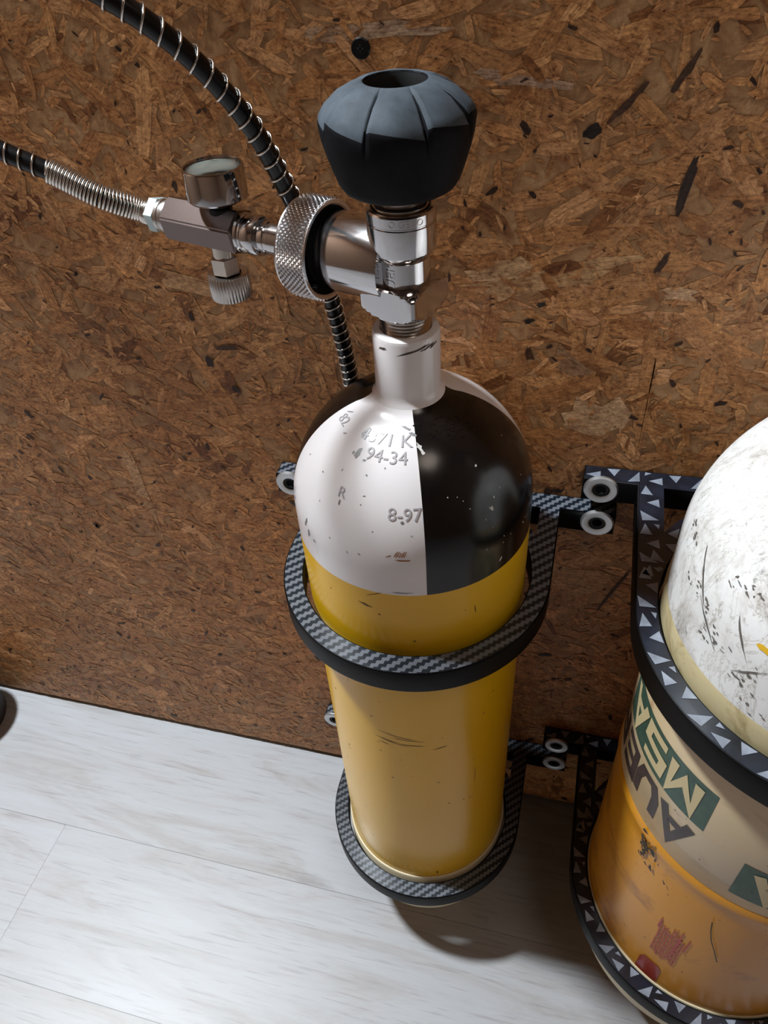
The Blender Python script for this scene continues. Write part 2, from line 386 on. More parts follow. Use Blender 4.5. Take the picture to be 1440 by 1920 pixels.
# board screw
sc = thing('drywall_screw', 'black screw head sunk in the wooden board above the big black handwheel', 'screw', (-.0381, -.0021, .7192))
link('screw_head', lathe([(0, .0003), (.0012, .0003), (.0022, .0002), (.0044, .0002), (.0049, -.0002), (.0046, -.0022), (0, -.0022)], 28, axis=(0, -1, 0)), BLACKMETAL, sc)
link('cross_recess', join_mesh([box(-.0018, .0018, -.0007, -.0004, -.0004, .0004), box(-.0004, .0004, -.0007, -.0004, -.0018, .0018)]), BORE, sc)
# dark rounded block at the left edge
ft = thing('dark_round_block', 'dark rounded block at the lower left edge where floor meets wooden wall', 'furniture', (-.592, -.052, 0))
link('round_block', lathe([(0, 0), (.045, 0), (.047, .004), (.047, .07), (.044, .074), (0, .074)], 32), plain('dark_brown', lin((38, 26, 22)), .6), ft)

# ------------------------------------------------------------------ wall brackets
def curve_mesh(loops, thick, bev=0):
    cu = bpy.data.curves.new('c', 'CURVE'); cu.dimensions = '2D'; cu.fill_mode = 'BOTH'; cu.extrude = thick/2-bev; cu.bevel_depth = bev; cu.offset = -bev; cu.bevel_resolution = 1
    for lp in loops:
        s = cu.splines.new('POLY'); s.points.add(len(lp)-1); s.use_cyclic_u = True
        for p, q in zip(s.points, lp): p.co = (q[0], q[1], 0, 1)
    o = bpy.data.objects.new('c', cu); col.objects.link(o)
    dg = bpy.context.evaluated_depsgraph_get(); me = bpy.data.meshes.new_from_object(o.evaluated_get(dg))
    bpy.data.objects.remove(o); bpy.data.curves.remove(cu); me.materials.clear()
    return me
def bracket_loops(d, Ro, Ri, Wl, Wr, arm, plate=.015, inset=0.0):
    b = inset; Ro_ = Ro-b; Ri_ = Ri+b; yb = -.0006-b; yp = -plate+b
    out = [(-Wl+b, yb), (-Wl+b, yp), (-Ro_, yp)]
    n = 72
    for i in range(n+1):
        a = pi + pi*i/n; out.append((Ro_*cos(a), -d+Ro_*sin(a)))
    out += [(Ro_, yp), (Wr-b, yp), (Wr-b, yb)]
    hole = [(Ri_*cos(2*pi*i/96), -d+Ri_*sin(2*pi*i/96)) for i in range(96)][::-1]
    loops = [out, hole]
    xi = Ro-arm-b   # corner windows between ring, arm and plate
    ro2 = min(Ro, d-.002)+b
    if xi < ro2:
        y1 = -d+sqrt(ro2**2-xi**2); yq = -plate-b
        if yq+d < ro2:
            x2 = sqrt(max(0, ro2**2-(yq+d)**2)); a1 = math.asin((yq+d)/ro2); a0 = math.acos(xi/ro2)
            if a1 > a0+.03 and xi > x2+.001:
                pts = [(xi, yq)] + [(ro2*cos(a1+(a0-a1)*k/10), -d+ro2*sin(a1+(a0-a1)*k/10)) for k in range(11)]
                loops.append(pts[::-1]); loops.append([(-x, y) for x, y in pts])
    return loops
def inside(p, loops):
    c = False
    for lp in loops:
        j = len(lp)-1
        for i in range(len(lp)):
            (xi, yi), (xj, yj) = lp[i], lp[j]
            if (yi > p[1]) != (yj > p[1]) and p[0] < (xj-xi)*(p[1]-yi)/(yj-yi)+xi: c = not c
            j = i
    return c
def bracket(x, ztop, d, Ro, Ri, Wl, Wr, arm, pattern, label, screws, group, T=.018, seed=0):
    t = thing('wall_bracket', label, 'bracket', (x, 0, ztop), group)
    lp = bracket_loops(d, Ro, Ri, Wl, Wr, arm)
    fr = curve_mesh(lp, T, .0008)
    for v in fr.vertices: v.co.z -= T/2
    link('frame', fr, BPRINT, t)
    li = bracket_loops(d, Ro, Ri, Wl, Wr, arm, inset=.0009)
    fm = curve_mesh(li, .0003, 0)
    link('patterned_face', fm, WEAVE if pattern == 'weave' else DARKFACE, t)
    if pattern != 'weave':
        rr = random.Random(seed); V = []; F = []
        def tri(ps):
            c = (sum(p[0] for p in ps)/3, sum(p[1] for p in ps)/3)
            if all(inside(p, li) for p in ps) and all(inside(((p[0]+q[0])/2, (p[1]+q[1])/2), li) for p, q in ((ps[0], ps[1]), (ps[1], ps[2]), (ps[2], ps[0]))):
                b = len(V); V.extend([(p[0], p[1], .0004) for p in ps]); F.append((b, b+1, b+2))
        # rows across the ring, arm and plate
        def rowat(px, py, nx, ny, w, k):
            tx, ty = -ny, nx
            def P(s, q): return (px+nx*s*w/2+tx*q, py+ny*s*w/2+ty*q)
            j = lambda: rr.uniform(-.0006, .0006)
            if k % 3 == 0: tri([P(.9, .0044+j()), P(-.25, .0044), P(.45, -.0046+j())])
            elif k % 3 == 1: tri([P(-.9, .0036+j()), P(-.8, -.0044), P(.3, j())])
            else: tri([P(.92, -.0042), P(.7, .0040+j()), P(-.85, .0030)]); tri([P(-.9, .0068), P(-.35, .0068+j()), P(-.8, .0108)])
        wr = Ro-Ri; step = .0122; Rm = (Ro+Ri)/2
        n = int(2*pi*Rm/step)
        for k in range(n):
            a = 2*pi*k/n
            if -d+Rm*sin(a) < -.02 : rowat(Rm*cos(a), -d+Rm*sin(a), cos(a), sin(a), wr*.9, k)
        for s in (1, -1):
            k = 0; y = -.02
            while y > -d:
                rowat(s*(Ro-arm/2), y, s, 0, arm*.86, k); k += 1; y -= step
        k = 0; xx = -Wl+.006
        while xx < Wr-.004:
            rowat(xx, -.008, 0, -1, .0125, k); k += 1; xx += .0130
        me = bpy.data.meshes.new('tri'); me.from_pydata(V, [], F); me.update()
        if me.polygons and me.polygons[0].normal.z < 0: me.flip_normals()
        o = link('triangle_inlay', me, TRIFACE, t); o['kind'] = 'stuff'
    for sx in screws:
        ws = link('washer', lathe([(.0056, 0), (.0056, .0016), (.0066, .0021), (.0102, .0021), (.0112, .0012), (.0112, 0), (.0056, 0)], 40, org=(sx[0], -.015, sx[1]), axis=(0, -1, 0)), ZINC, t)
        link('bolt_head', lathe([(0, -.001), (.003, -.001), (.0034, .0008), (.005, .001), (.0056, .0004), (.0056, -.0005), (0, -.0005)], 28, org=(sx[0], -.015, sx[1]), axis=(0, -1, 0)), BLACKMETAL, ws)
D1 = .0841; X2, D2 = .242, .1155
G1 = 'black wall brackets holding the two cylinders'
bracket(0, .4435, D1, .0866, .0735, .1235, .1235, .0128, 'weave', 'black printed wall bracket with carbon weave top, upper one holding the yellow cylinder', [(.1118, -.0078), (-.1125, -.0078)], G1)
bracket(0, .1135, D1, .0866, .0735, .1235, .1235, .0128, 'weave', 'black printed wall bracket with carbon weave top, lower one near floor around the yellow cylinder', [(.1125, -.004), (-.1125, -.004)], G1)
bracket(X2, .4735, D2, .1090, .0962, .1435, .1435, .0150, 'tri', 'black wall bracket with grey triangle pattern below the scuffed white shoulder', [(.1105-X2, -.0075), (.375-X2, -.0075)], G1, seed=3)
bracket(X2, .1480, D2, .1090, .0962, .1425, .1425, .0150, 'tri', 'black wall bracket with grey triangle pattern near the floor around the ochre cylinder', [(.1118-X2, -.006), (.375-X2, -.006)], G1, seed=5)

# ------------------------------------------------------------------ wrapping helpers (prints and stamps on curved walls)
def subdiv_cells(me, sx, sy):
    bm = bmesh.new(); bm.from_mesh(me)
    xs = [v.co.x for v in bm.verts]; ys = [v.co.y for v in bm.verts]
    for ax, st, lo, hi in ((0, sx, min(xs), max(xs)), (1, sy, min(ys), max(ys))):
        k = math.floor(lo/st)+1
        while k*st < hi:
            co = (k*st, 0, 0) if ax == 0 else (0, k*st, 0); no = (1, 0, 0) if ax == 0 else (0, 1, 0)
            bmesh.ops.bisect_plane(bm, geom=bm.verts[:]+bm.edges[:]+bm.faces[:], plane_co=co, plane_no=no, dist=1e-7); k += 1
    bmesh.ops.triangulate(bm, faces=[f for f in bm.faces if len(f.verts) > 4])
    bm.to_mesh(me); bm.free(); return me
def wrap(me, fn):
    for v in me.vertices: v.co = fn(v.co.x, v.co.y, v.co.z)
    me.update(); return me
def outward(me, c):
    """flip a thin print so that it faces away from point c(axis x, y)"""
    s = 0
    for p in me.polygons: s += p.normal.dot(Vector((p.center.x-c[0], p.center.y-c[1], 0)))
    if s < 0: me.flip_normals()
    return me
def text_mesh(s, size, extrude=0):
    cu = bpy.data.curves.new('t', 'FONT'); cu.body = s; cu.size = size; cu.align_x = 'CENTER'; cu.align_y = 'CENTER'; cu.extrude = extrude; cu.resolution_u = 3
    o = bpy.data.objects.new('t', cu); col.objects.link(o); dg = bpy.context.evaluated_depsgraph_get()
    me = bpy.data.meshes.new_from_object(o.evaluated_get(dg)); bpy.data.objects.remove(o); bpy.data.curves.remove(cu); me.materials.clear(); return me
def poly_mesh(polys):
    me = bpy.data.meshes.new('p'); V = []; F = []
    for p in polys:
        b = len(V); V += [(q[0], q[1], 0) for q in p]; F.append(tuple(range(b, b+len(p))))
    me.from_pydata(V, [], F); me.update(); return me
def stroke(pts, w):
    """mitred stroke as quads"""
    P = [Vector(p) for p in pts]; out = []; nrm = []
    for i in range(len(P)):
        ds = []
        if i > 0: ds.append((P[i]-P[i-1]).normalized())
        if i < len(P)-1: ds.append((P[i+1]-P[i]).normalized())
        ns = [Vector((-d.y, d.x)) for d in ds]; n = sum(ns, Vector((0, 0))).normalized(); k = max(.45, n.dot(ns[0])); nrm.append(n*(w/2/k))
    for i in range(len(P)-1):
        out.append([P[i]+nrm[i], P[i+1]+nrm[i+1], P[i+1]-nrm[i+1], P[i]-nrm[i]])
    return out
def blob(cx, cy, a, b, n=11, jit=.3, ang=0, rr=random):
    o = []
    for i in range(n):
        t = 2*pi*i/n; k = 1+jit*(rr.random()*2-1); x = a*cos(t)*k; y = b*sin(t)*k
        o.append((cx+x*cos(ang)-y*sin(ang), cy+x*sin(ang)+y*cos(ang)))
    return o

# ------------------------------------------------------------------ the yellow cylinder
def arc(c, r, a0, a1, n): return [(c[0]+r*cos(rad(a0+(a1-a0)*k/n)), c[1]+r*sin(rad(a0+(a1-a0)*k/n))) for k in range(n+1)]
def dome_profile(R, z0, h, neck_r, neck_top, fil=.010):
    """dome from z0 up, fillet into neck"""
    P = []
    th = 0
    while th < 90:
        r, z = R*cos(rad(th)), z0+h*sin(rad(th))
        if r < neck_r+fil*.85: break
        P.append((r, z)); th += 3
    r0, z0_ = P[-1]; zt = z0_+fil*1.05
    for k in range(1, 8):
        s = k/7; # quadratic blend into the vertical neck
        P.append(((1-s)**2*r0+2*s*(1-s)*neck_r*1.02+s*s*neck_r, (1-s)**2*z0_+2*s*(1-s)*(z0_+.003)+s*s*zt))
    return P
def sector(prof, a0, a1, n, cx, cy):
    vs = []; fs = []; m = n+1
    for r, z in prof:
        for i in range(m):
            a = rad(a0+(a1-a0)*i/n); vs.append((cx+r*cos(a), cy+r*sin(a), z))
    for k in range(len(prof)-1):
        for i in range(n): fs.append((k*m+i, k*m+i+1, (k+1)*m+i+1, (k+1)*m+i))
    me = bpy.data.meshes.new('s'); me.from_pydata(vs, [], fs); me.polygons.foreach_set('use_smooth', [True]*len(fs)); me.update()
    return outward(me, (cx, cy))

VZ = .6485
def valve(parent, cx, cy, dz, ang, details=True, side=True):
    """chrome cylinder valve: thread, hex base, body, collar, side outlet, handwheel. ang = azimuth of outlet"""
    o = (cx, cy, dz)
    th = [(.0, .6155), (.0125, .6155)]
    for k in range(6): z = .6160+k*.0018; th += [(.0128, z), (.0118, z+.0009)]
    th += [(.0126, .6272), (0, .6272)]
    link('thread', lathe(th, 40, o, sharp=60), BRASSY, parent)
    vb = link('valve_body', lathe([(0, .640), (.0128, .640), (.0128, .6535), (.0156, .6572), (.0158, .6580), (.0158, .6700), (.0154, .6704), (.0154, .6709), (.0158, .6713), (.0158, .6756), (.0152, .6764), (.0138, .6764), (.0132, .6745), (0, .6745)], 64, o), CHROME, parent)
    # hexagonal base with chamfered corners
    Rc = .0216; ph = rad(-66); flat = .0158; V = []; F = []; n = 144
    prof = [(.0130, .6255), (.0160, .6262), (.0180, .6272), (.0196, .6284), (.0208, .6296), (Rc, .6308), (Rc, .6386), (.0210, .6394), (.0200, .6403), (.0180, .6412), (.0150, .6418), (.0125, .6420)]
    for r, z in prof:
        for i in range(n):
            a = ph+2*pi*i/n; lim = flat/cos((((a-ph) % (pi/2))-pi/4))
            rr = min(r, lim); V.append((cx+rr*cos(a), cy+rr*sin(a), z+dz))
    for k in range(len(prof)-1):
        for i in range(n): j = (i+1) % n; F.append((k*n+i, k*n+j, (k+1)*n+j, (k+1)*n+i))
    F.append(tuple(range(n))[::-1]); F.append(tuple((len(prof)-1)*n+i for i in range(n)))
    link('wrench_base', mesh(V, F, sharp=24), CHROME, vb)
    if side:
        ax = (cos(ang), sin(ang), 0); oo = (cx, cy, VZ+dz)
        link('side_outlet', lathe([(0, .004), (.0188, .004), (.0188, .046), (.0180, .0475), (0, .0475)], 64, oo, ax), CHROME, vb)
    link('bonnet_nut', lathe([(0, .6745), (.0122, .6745), (.0128, .6752), (.0128, .6776), (.0122, .6782), (.0100, .6786), (.0100, .6806), (0, .6806)], 48, o), BRASSY, vb)
    link('spindle_ring', lathe([(.0100, .6800), (.0116, .6800), (.0116, .6850), (0, .6850)], 40, o), CHROME, vb)
    # handwheel with eight pinwheel facets
    n = 384; secn = 8
    phs = rad(-76.0+22.5)
    def hw(r, z, p, k): return r
    prof = [(.0000, .6838), (.0180, .6838), (.0222, .6843), (.0248, .6858), (.0266, .6885), (.0285, .6938), (.0308, .7012), (.0322, .7068)]
    V = []; F = []
    rings = []
    for r, z in prof: rings.append([(r, z, 0.0)]*n)
    # saw-toothed shoulder: facets fall from their left to their right end
    def sec(a): s = ((a-phs) % (2*pi/secn))/(2*pi/secn); return s
    tops = [(.0326, 0.0, 1.0), (.0322, .0022, .9), (.0300, .0055, .6), (.0245, .0105, .3), (.0185, .0138, .12), (.0145, .0150, 0), (.0133, .0150, 0), (.0128, .0142, 0), (.0124, .006, 0), (.0124, .0015, 0), (0, .0010, 0)]
    for r, z in prof: rings.append(None)
    rings = []
    for r, z in prof: rings.append([(r, z)]*n)
    for r, dzz, wgt in tops:
        ring = []
        for i in range(n):
            a = 2*pi*i/n; s = sec(a)
            saw = (.5-s)*.0052*wgt
            g = max(0, 1-min(s, 1-s)/.075)
            groove = (g*g*(3-2*g))*.0013*(1 if .0140 < r < .0327 and wgt > 0 else 0)
            bul = (.0007*sin(pi*s))*(1 if wgt > .2 else .3)*(1 if r > .014 else 0)
            lob = .0010*cos(secn*(a-phs)+pi)*(1 if r > .02 else 0)
            ring.append((r-groove*.6+lob*.4, .7115+dzz+saw-groove*.7+bul))
        rings.append(ring)
    for ring in rings:
        for i in range(n):
            a = 2*pi*i/n; V.append((cx+ring[i][0]*cos(a), cy+ring[i][0]*sin(a), ring[i][1]+dz))
    for k in range(len(rings)-1):
        for i in range(n): j = (i+1) % n; F.append((k*n+i, k*n+j, (k+1)*n+j, (k+1)*n+i))
    me = mesh(V, F, sharp=50); me.materials.append(RUBBER); me.materials.append(DUSTY); me.materials.append(BORE)
    for p in me.polygons:
        c = p.center; rr = sqrt((c.x-cx)**2+(c.y-cy)**2); z = c.z-dz
        if rr < .0136 and z < .7245 and z > .71: p.material_index = 2
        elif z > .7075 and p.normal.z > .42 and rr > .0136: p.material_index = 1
    link('handwheel', me, None, parent)
    return vb

def yellow_cylinder():
    cx, cy = 0, -D1; R = .07; ZB = .4925; Z0 = .51
    t = thing('gas_cylinder', 'yellow gas cylinder with white and black quartered shoulder and chrome valve', 'gas cylinder', (cx, cy, 0), 'gas cylinders held in the wall brackets')
    def part(name, me, mat, par=None):
        me.transform(Matrix.Translation((-cx, -cy, 0))) if par is None else None
        return link(name, me, mat, par if par is not None else t)
    # yellow body
    part('body', lathe([(0, .056), (.03, .057), (.05, .061), (.062, .070), (.0685, .085), (R, .1), (R, .2), (R, .3), (R, .4), (R, ZB)], 128, (cx, cy, 0)), YELLOW)
    part('base_boot', lathe([(.0640, .0480), (.0700, .0485), (.0717, .0505), (.0719, .060), (.0719, .1172), (.0713, .1186), (.0702, .1190), (.0698, .1170)], 96, (cx, cy, 0)), CREAM)
    dp = dome_profile(R, Z0, .07, .0172, .6165)
    prof = [(R, ZB)]+dp
    topz = .5792
    low = [p for p in prof if p[1] <= topz]; 
    pq = low
    for a0, a1, mt, nm in ((-161.5, -71.3, WHITE, 'white_shoulder'), (-71.3, 19, BLACKP, 'black_shoulder'), (19, 108.5, WHITE, 'white_shoulder'), (108.5, 198.5, BLACKP, 'black_shoulder')):
        part(nm, sector(pq, a0, a1, 40, cx, cy), mt)
    up = [low[-1]]+[p for p in prof if p[1] > topz]
    zt = up[-1][1]
    part('neck', lathe(up+[(.0172, .6140), (.0166, .6158), (.0152, .6166), (.0132, .6168), (.0128, .6160), (.0124, .612)], 64, (cx, cy, 0)), WHITE)
    # sphere wrap: x = arc along the latitude, y = arc along the meridian
    def sph(th0, zc, r=R):
        e0 = math.asin((zc-Z0)/R)
        def fn(x, y, z):
            e = e0+y/R; a = rad(th0)+x/(R*cos(e0)); rr = r+z
            return Vector((rr*cos(e)*cos(a), rr*cos(e)*sin(a), Z0+rr*sin(e)))
        return fn
    def cylw(th0, zc, r=R):
        def fn(x, y, z):
            a = rad(th0)+x/r; return Vector(((r+z)*cos(a), (r+z)*sin(a), zc+y))
        return fn
    st = plain('stamped_edge', lin((176, 171, 174)), .3)
    ms = []
    for s, th0, zc, sz in (('4371 K', -97, .5705, .0105), ('94-34', -93, .5655, .0105), ('82', -146, .5695, .009), ('8-97', -80, .5440, .0105), ('R', -114, .5480, .009)):
        me = text_mesh(s, sz*.92, .00012); subdiv_cells(me, .0025, .0025); ms.append(wrap(me, sph(th0, zc, R+.0002)))
    link('stamped_numbers', join_mesh(ms), st, t)['kind'] = 'stuff'
    rr = random.Random(4)
    # illegible cluster of stamps under the black paint
    polys = []
    for k in range(34):
        x, y = rr.gauss(0, .0075), rr.gauss(0, .0042); a = rr.uniform(0, pi); l = rr.uniform(.0012, .0035)
        polys += stroke([(x, y), (x+l*cos(a), y+l*sin(a)), (x+l*cos(a)+l*.7*cos(a+1.3), y+l*sin(a)+l*.7*sin(a+1.3))], .0006)
    me = poly_mesh(polys); subdiv_cells(me, .002, .002); wrap(me, sph(-42, .571, R+.0002)); link('stamped_marks', outward(me, (0, 0)), BLACKP, t)
    # chips and scuffs
    grey = plain('bare_grey_metal', lin((136, 134, 134)), .45, .3); rust = plain('rust_scrape', lin((150, 88, 34)), .7); blue = plain('blue_paint_spot', lin((70, 84, 150)), .5)
    def decal(name, items, mt, kind='stuff'):
        ms = []
        for (surf, th0, zc, polys) in items:
            me = poly_mesh(polys); subdiv_cells(me, .002, .002)
            ms.append(outward(wrap(me, (sph if surf == 's' else cylw)(th0, zc, R+.0001)), (0, 0)))
        o = link(name, join_mesh(ms), mt, t); o['kind'] = kind
    it = [('s', -117, .5705, [blob(0, .0004, .0013, .0034, 13, .25, -.3, rr)]), ('s', -113, .5645, [blob(-.0006, 0, .0012, .0028, 12, .4, -.3, rr), blob(-.0032, -.001, .0007, .0009, 8, .3, 0, rr), blob(.0045, -.0022, .001, .0006, 8, .4, .3, rr)]),
          ('s', -114, .5435, [blob(0, 0, .0006, .0015, 9, .3, 0, rr)]), ('s', -81, .5405, [blob(0, 0, .0009, .0009, 9, .2, 0, rr)]), ('s', -135, .518, [blob(0, 0, .001, .0034, 11, .35, -.35, rr), blob(.0026, -.006, .0012, .003, 11, .4, -.2, rr), blob(.008, -.008, .0009, .001, 9, .3, 0, rr)]),
          ('s', -83, .5755, [blob(.0015, -.004, .0024, .0007, 9, .4, -.6, rr), blob(.004, -.0075, .0022, .0007, 9, .4, -.7, rr)]), ('s', -150, .572, [blob(0, 0, .0025, .0004, 7, .3, .7, rr)]), ('c', -82, .4945, [blob(0, 0, .005, .0004, 13, .6, 0, rr)])]
    for k in range(16): it.append(('s', rr.uniform(-158, -76), rr.uniform(.512, .574), [blob(0, 0, rr.uniform(.0002, .0005), rr.uniform(.0003, .0008), 7, .3, rr.uniform(0, 3), rr)]))
    decal('paint_chips', it, grey)
    decal('rust_scrape', [('s', -82.5, .5225, sum([stroke([(k*.0009-.003, -.0016+rr.uniform(0, .001)), (k*.0009-.0018, .0015+rr.uniform(0, .0012))], .0005) for k in range(7)], []) + [blob(-.006, -.001, .002, .0003, 9, .4, .5, rr), blob(.002, -.0032, .004, .0005, 9, .5, 0, rr)])], rust)
    decal('blue_spots', [('s', -151, .5205, [blob(0, 0, .0009, .0016, 9, .3, 0, rr), blob(-.0035, .003, .0005, .0028, 9, .2, .2, rr)])], blue)
    wh = plain('white_chip', lin((200, 196, 192)), .5)
    it = [('s', -69, .568, [blob(0, .0015, .001, .0026, 11, .4, .4, rr), blob(.0012, -.0018, .0009, .0014, 9, .4, 0, rr)]), ('s', -33, .5385, [blob(-.0045, -.002, .001, .0012, 9, .3, 0, rr), blob(-.001, .003, .0004, .0008, 7, .3, 0, rr)]), ('s', -15, .512, [blob(-.002, 0, .0004, .0012, 7, .3, .3, rr), blob(.001, .001, .0003, .0007, 7, .3, .3, rr)]), ('c', -34, .4995, [blob(0, .001, .0008, .0016, 8, .4, -.5, rr)]), ('s', -40, .558, [blob(.003, -.001, .0007, .0006, 8, .3, 0, rr)])]
    for k in range(14): it.append(('s', rr.uniform(-60, 5), rr.uniform(.512, .56), [blob(0, 0, rr.uniform(.0002, .0004), rr.uniform(.0002, .0006), 7, .3, 0, rr)]))
    decal('white_chips', it, wh)
    dk = plain('dark_scratch', lin((84, 60, 18)), .6)
    it = [('c', -100.5, .4795, [blob(0, 0, .0038, .0008, 11, .35, -.25, rr)]), ('c', -97, .4895, [blob(.002, .001, .0045, .0003, 9, .4, .5, rr)]), ('c', -48, .47, [blob(0, 0, .0004, .004, 7, .3, .1, rr)])]
    for a_, z_, l_, g_ in ((-90, .3455, .0135, -.16), (-84, .3425, .010, -.06), (-97, .3385, .008, -.10), (-92, .3365, .010, -.22), (-82, .3365, .008, -.02), (-98, .3335, .004, -.2)): it.append(('c', a_, z_, [blob(0, 0, l_, .00032, 17, .35, g_, rr)]))
    it += [('c', -66, .332, [blob(0, 0, .006, .0004, 9, .4, .22, rr)]), ('c', -44, .272, [blob(0, .004, .0003, .012, 7, .3, 0, rr)]), ('c', -70, .122, [blob(0, .004, .0007, .003, 7, .3, 0, rr)])]
    for k in range(40): it.append(('c', rr.uniform(-150, -20), rr.uniform(.13, .48), [blob(0, 0, rr.uniform(.0003, .0012), rr.uniform(.0002, .0006), 7, .4, rr.uniform(-.5, .5), rr)]))
    decal('scratches', it, dk)
    decal('neck_chips', [], grey) if False else None
    # chipped paint round the neck edge
    V = []
    ms = []
    for th0, l in ((-62, .007), (-40, .004), (-25, .004), (-120, .003)):
        me = poly_mesh([blob(0, 0, l, .0006, 13, .5, .1, rr)]); subdiv_cells(me, .002, .002)
        ms.append(outward(wrap(me, lambda x, y, z, th0=th0: Vector((.0173*cos(rad(th0)+x/.0172), .0173*sin(rad(th0)+x/.0172), .6115+y+x*.15))), (0, 0)))
    o = link('neck_chips', join_mesh(ms), plain('dark_chip', lin((70, 58, 52)), .6), t); o['kind'] = 'stuff'
    vb = valve(t, 0, 0, 0, pi-math.atan2(.284, .959))
    # raised writing on the valve
    me = text_mesh('AUER', .0068, .0002); me.transform(Matrix.Rotation(pi/2, 4, 'Z')); subdiv_cells(me, .001, .002)
    wrap(me, lambda x, y, z: Vector(((.0129+z)*cos(rad(-104)+x/.0128), (.0129+z)*sin(rad(-104)+x/.0128), .6455+y)))
    link('raised_lettering', me, CHROME, vb)
    me = text_mesh('O GEL O', .0042, .00012); subdiv_cells(me, .001, .001)
    wrap(me, lambda x, y, z: Vector(((.0159+z)*cos(rad(-68)+x/.0158), (.0159+z)*sin(rad(-68)+x/.0158), .6733+y)))
    link('engraved_letters', me, SATIN, vb)
yellow_cylinder()

# ------------------------------------------------------------------ the second cylinder
def second_cylinder():
    cx, cy = X2, -D2; R = .0945
    t = thing('gas_cylinder', 'large ochre gas cylinder with scuffed white shoulder and green and dark print', 'gas cylinder', (cx, cy, 0), 'gas cylinders held in the wall brackets')
    link('body', lathe([(0, .05), (.05, .052), (.075, .06), (.088, .075), (.0938, .1), (R, .125), (R, .2), (R, .3), (R, .3125), (R+.0012, .3165), (R+.0012, .3205), (R+.0004, .3245), (R, .326)], 160), OCHRE, t)
    link('base_boot', lathe([(.075, .052), (.088, .062), (.0945, .078), (.0960, .1), (.0958, .1470), (.0953, .1478), (.0942, .1480)], 128), CREAM, t)
    link('label_band', lathe([(R, .326), (R+.0003, .3265), (R+.0003, .4345), (R, .4355)], 160), LABEL, t)
    link('body_band', lathe([(R, .4355), (R, .46), (R+.0006, .462), (R+.0006, .484), (R-.0002, .4875)], 160), CREAMBAND, t)
    dp = dome_profile(R-.0003, .52, .09, .02, .645)
    zt = dp[-1][1]
    link('white_shoulder', lathe([(R-.0003, .4870), (R-.0003, .50), (R-.0003, .51)]+dp+[(.0200, zt+.02), (.0194, zt+.023), (.0175, zt+.0238), (.0130, zt+.0238), (.0125, zt+.018)], 160), SCUFFED, t)
    valve(t, 0, 0, zt+.0238-.6166, rad(180))
    def cw(r=R+.0006):
        return lambda x, y, z: Vector(((r+z)*cos(x/R), (r+z)*sin(x/R), y))
    def D(th): return rad(th)*R
    def put(name, polys, mt, lift=.0006, kind=None):
        me = poly_mesh(polys); subdiv_cells(me, .004, .02); wrap(me, cw(R+lift)); outward(me, (0, 0)); o = link(name, me, mt, t)
        if kind: o['kind'] = kind
        return o
    def letters(word, th_start, step, z_top, z_bot, w):
        """upside-down letters; word runs towards more negative azimuth. u: 0..1 across, v: 0 top .. 1 bottom (top of letter is low on the tank)"""
        G = {'A': [[(0, 1), (.5, 0.02), (1, 1)], [(.22, .66), (.78, .66)]], 'U': [[(.04, 0), (.04, .62), (.22, .97), (.78, .97), (.96, .62), (.96, 0)]],
             'E': [[(.95, .05), (.06, .05), (.06, .95), (.95, .95)], [(.06, .5), (.85, .5)]], 'R': [[(.06, 1), (.06, .06), (.72, .06), (.94, .27), (.72, .5), (.06, .5)], [(.55, .5), (.98, 1)]],
             'M': [[(.06, 1), (.06, .05), (.5, .75), (.94, .05), (.94, 1)]], 'S': [[(.95, .08), (.1, .08), (.06, .46), (.94, .54), (.9, .93), (.05, .93)]]}
        out = []; Wd = step*.80
        for k, ch in enumerate(word):
            th = th_start-k*step
            for s in G[ch]:
                out += stroke([(D(th-u*Wd), z_bot+(z_top-z_bot)*v) for u, v in s], w)
        return out
    put('green_print', [[(D(-126), .3775), (D(-126), .4168), (D(-180.5), .4168), (D(-180.5), .3775)]], INKGREEN, .0005)
    put('white_lettering', letters('MSA', -131.5, 15.5, .4118, .3832, .0062), INKCREAM, .0008)
    put('dark_lettering', letters('AUER', -129.5, 15.5, .3695, .3405, .0066), INKDARK, .0005)
    put('green_print', [[(D(-111), .337), (D(-111), .3745), (D(-56.5), .3745), (D(-56.5), .337)]], INKGREEN, .0005)
    put('white_lettering', letters('MSA', -62, 15.5, .3695, .3425, .0062), INKCREAM, .0008)
    rr = random.Random(11)
    lines = []
    for k in range(9):
        x = -124+k*1.25; n = 6
        z0 = .197+rr.uniform(-.004, .004); z1 = .243+rr.uniform(-.004, .006)
        z = z0
        while z < z1:
            l = rr.uniform(.003, .009); lines += stroke([(D(x+rr.uniform(-.15, .15)), z), (D(x+rr.uniform(-.15, .15)), min(z+l, z1))], .0011); z += l+.0009
            if rr.random() < .5: lines += stroke([(D(x-.3), z-.002), (D(x+.5), z-.002)], .0007)
    for x, z0, z1 in ((-116.2, .207, .252), (-125.2, .235, .25), (-112.8, .225, .247)): lines += stroke([(D(x), z0), (D(x+.4), z1)], .0011)
    put('red_stamp', lines, INKRED, .0005, 'stuff')
    put('red_sticker', [[(D(-126.5), .150), (D(-116.2), .150), (D(-116.4), .1745), (D(-118), .1785), (D(-124.5), .1785), (D(-126.3), .172)]], REDLAB, .0005)
    dirt = plain('black_scuff', lin((40, 34, 28)), .6); sl = []
    for k in range(26): sl.append(blob(D(rr.gauss(-141, 3.2)), .300+k*.0004+rr.uniform(-.010, .018), rr.uniform(.0004, .0018), rr.uniform(.0006, .003), 8, .5, rr.uniform(-.6, .6), rr))
    sl += stroke([(D(-110), .293), (D(-108.8), .28), (D(-107), .268), (D(-104), .255), (D(-101.5), .242)], .0007)
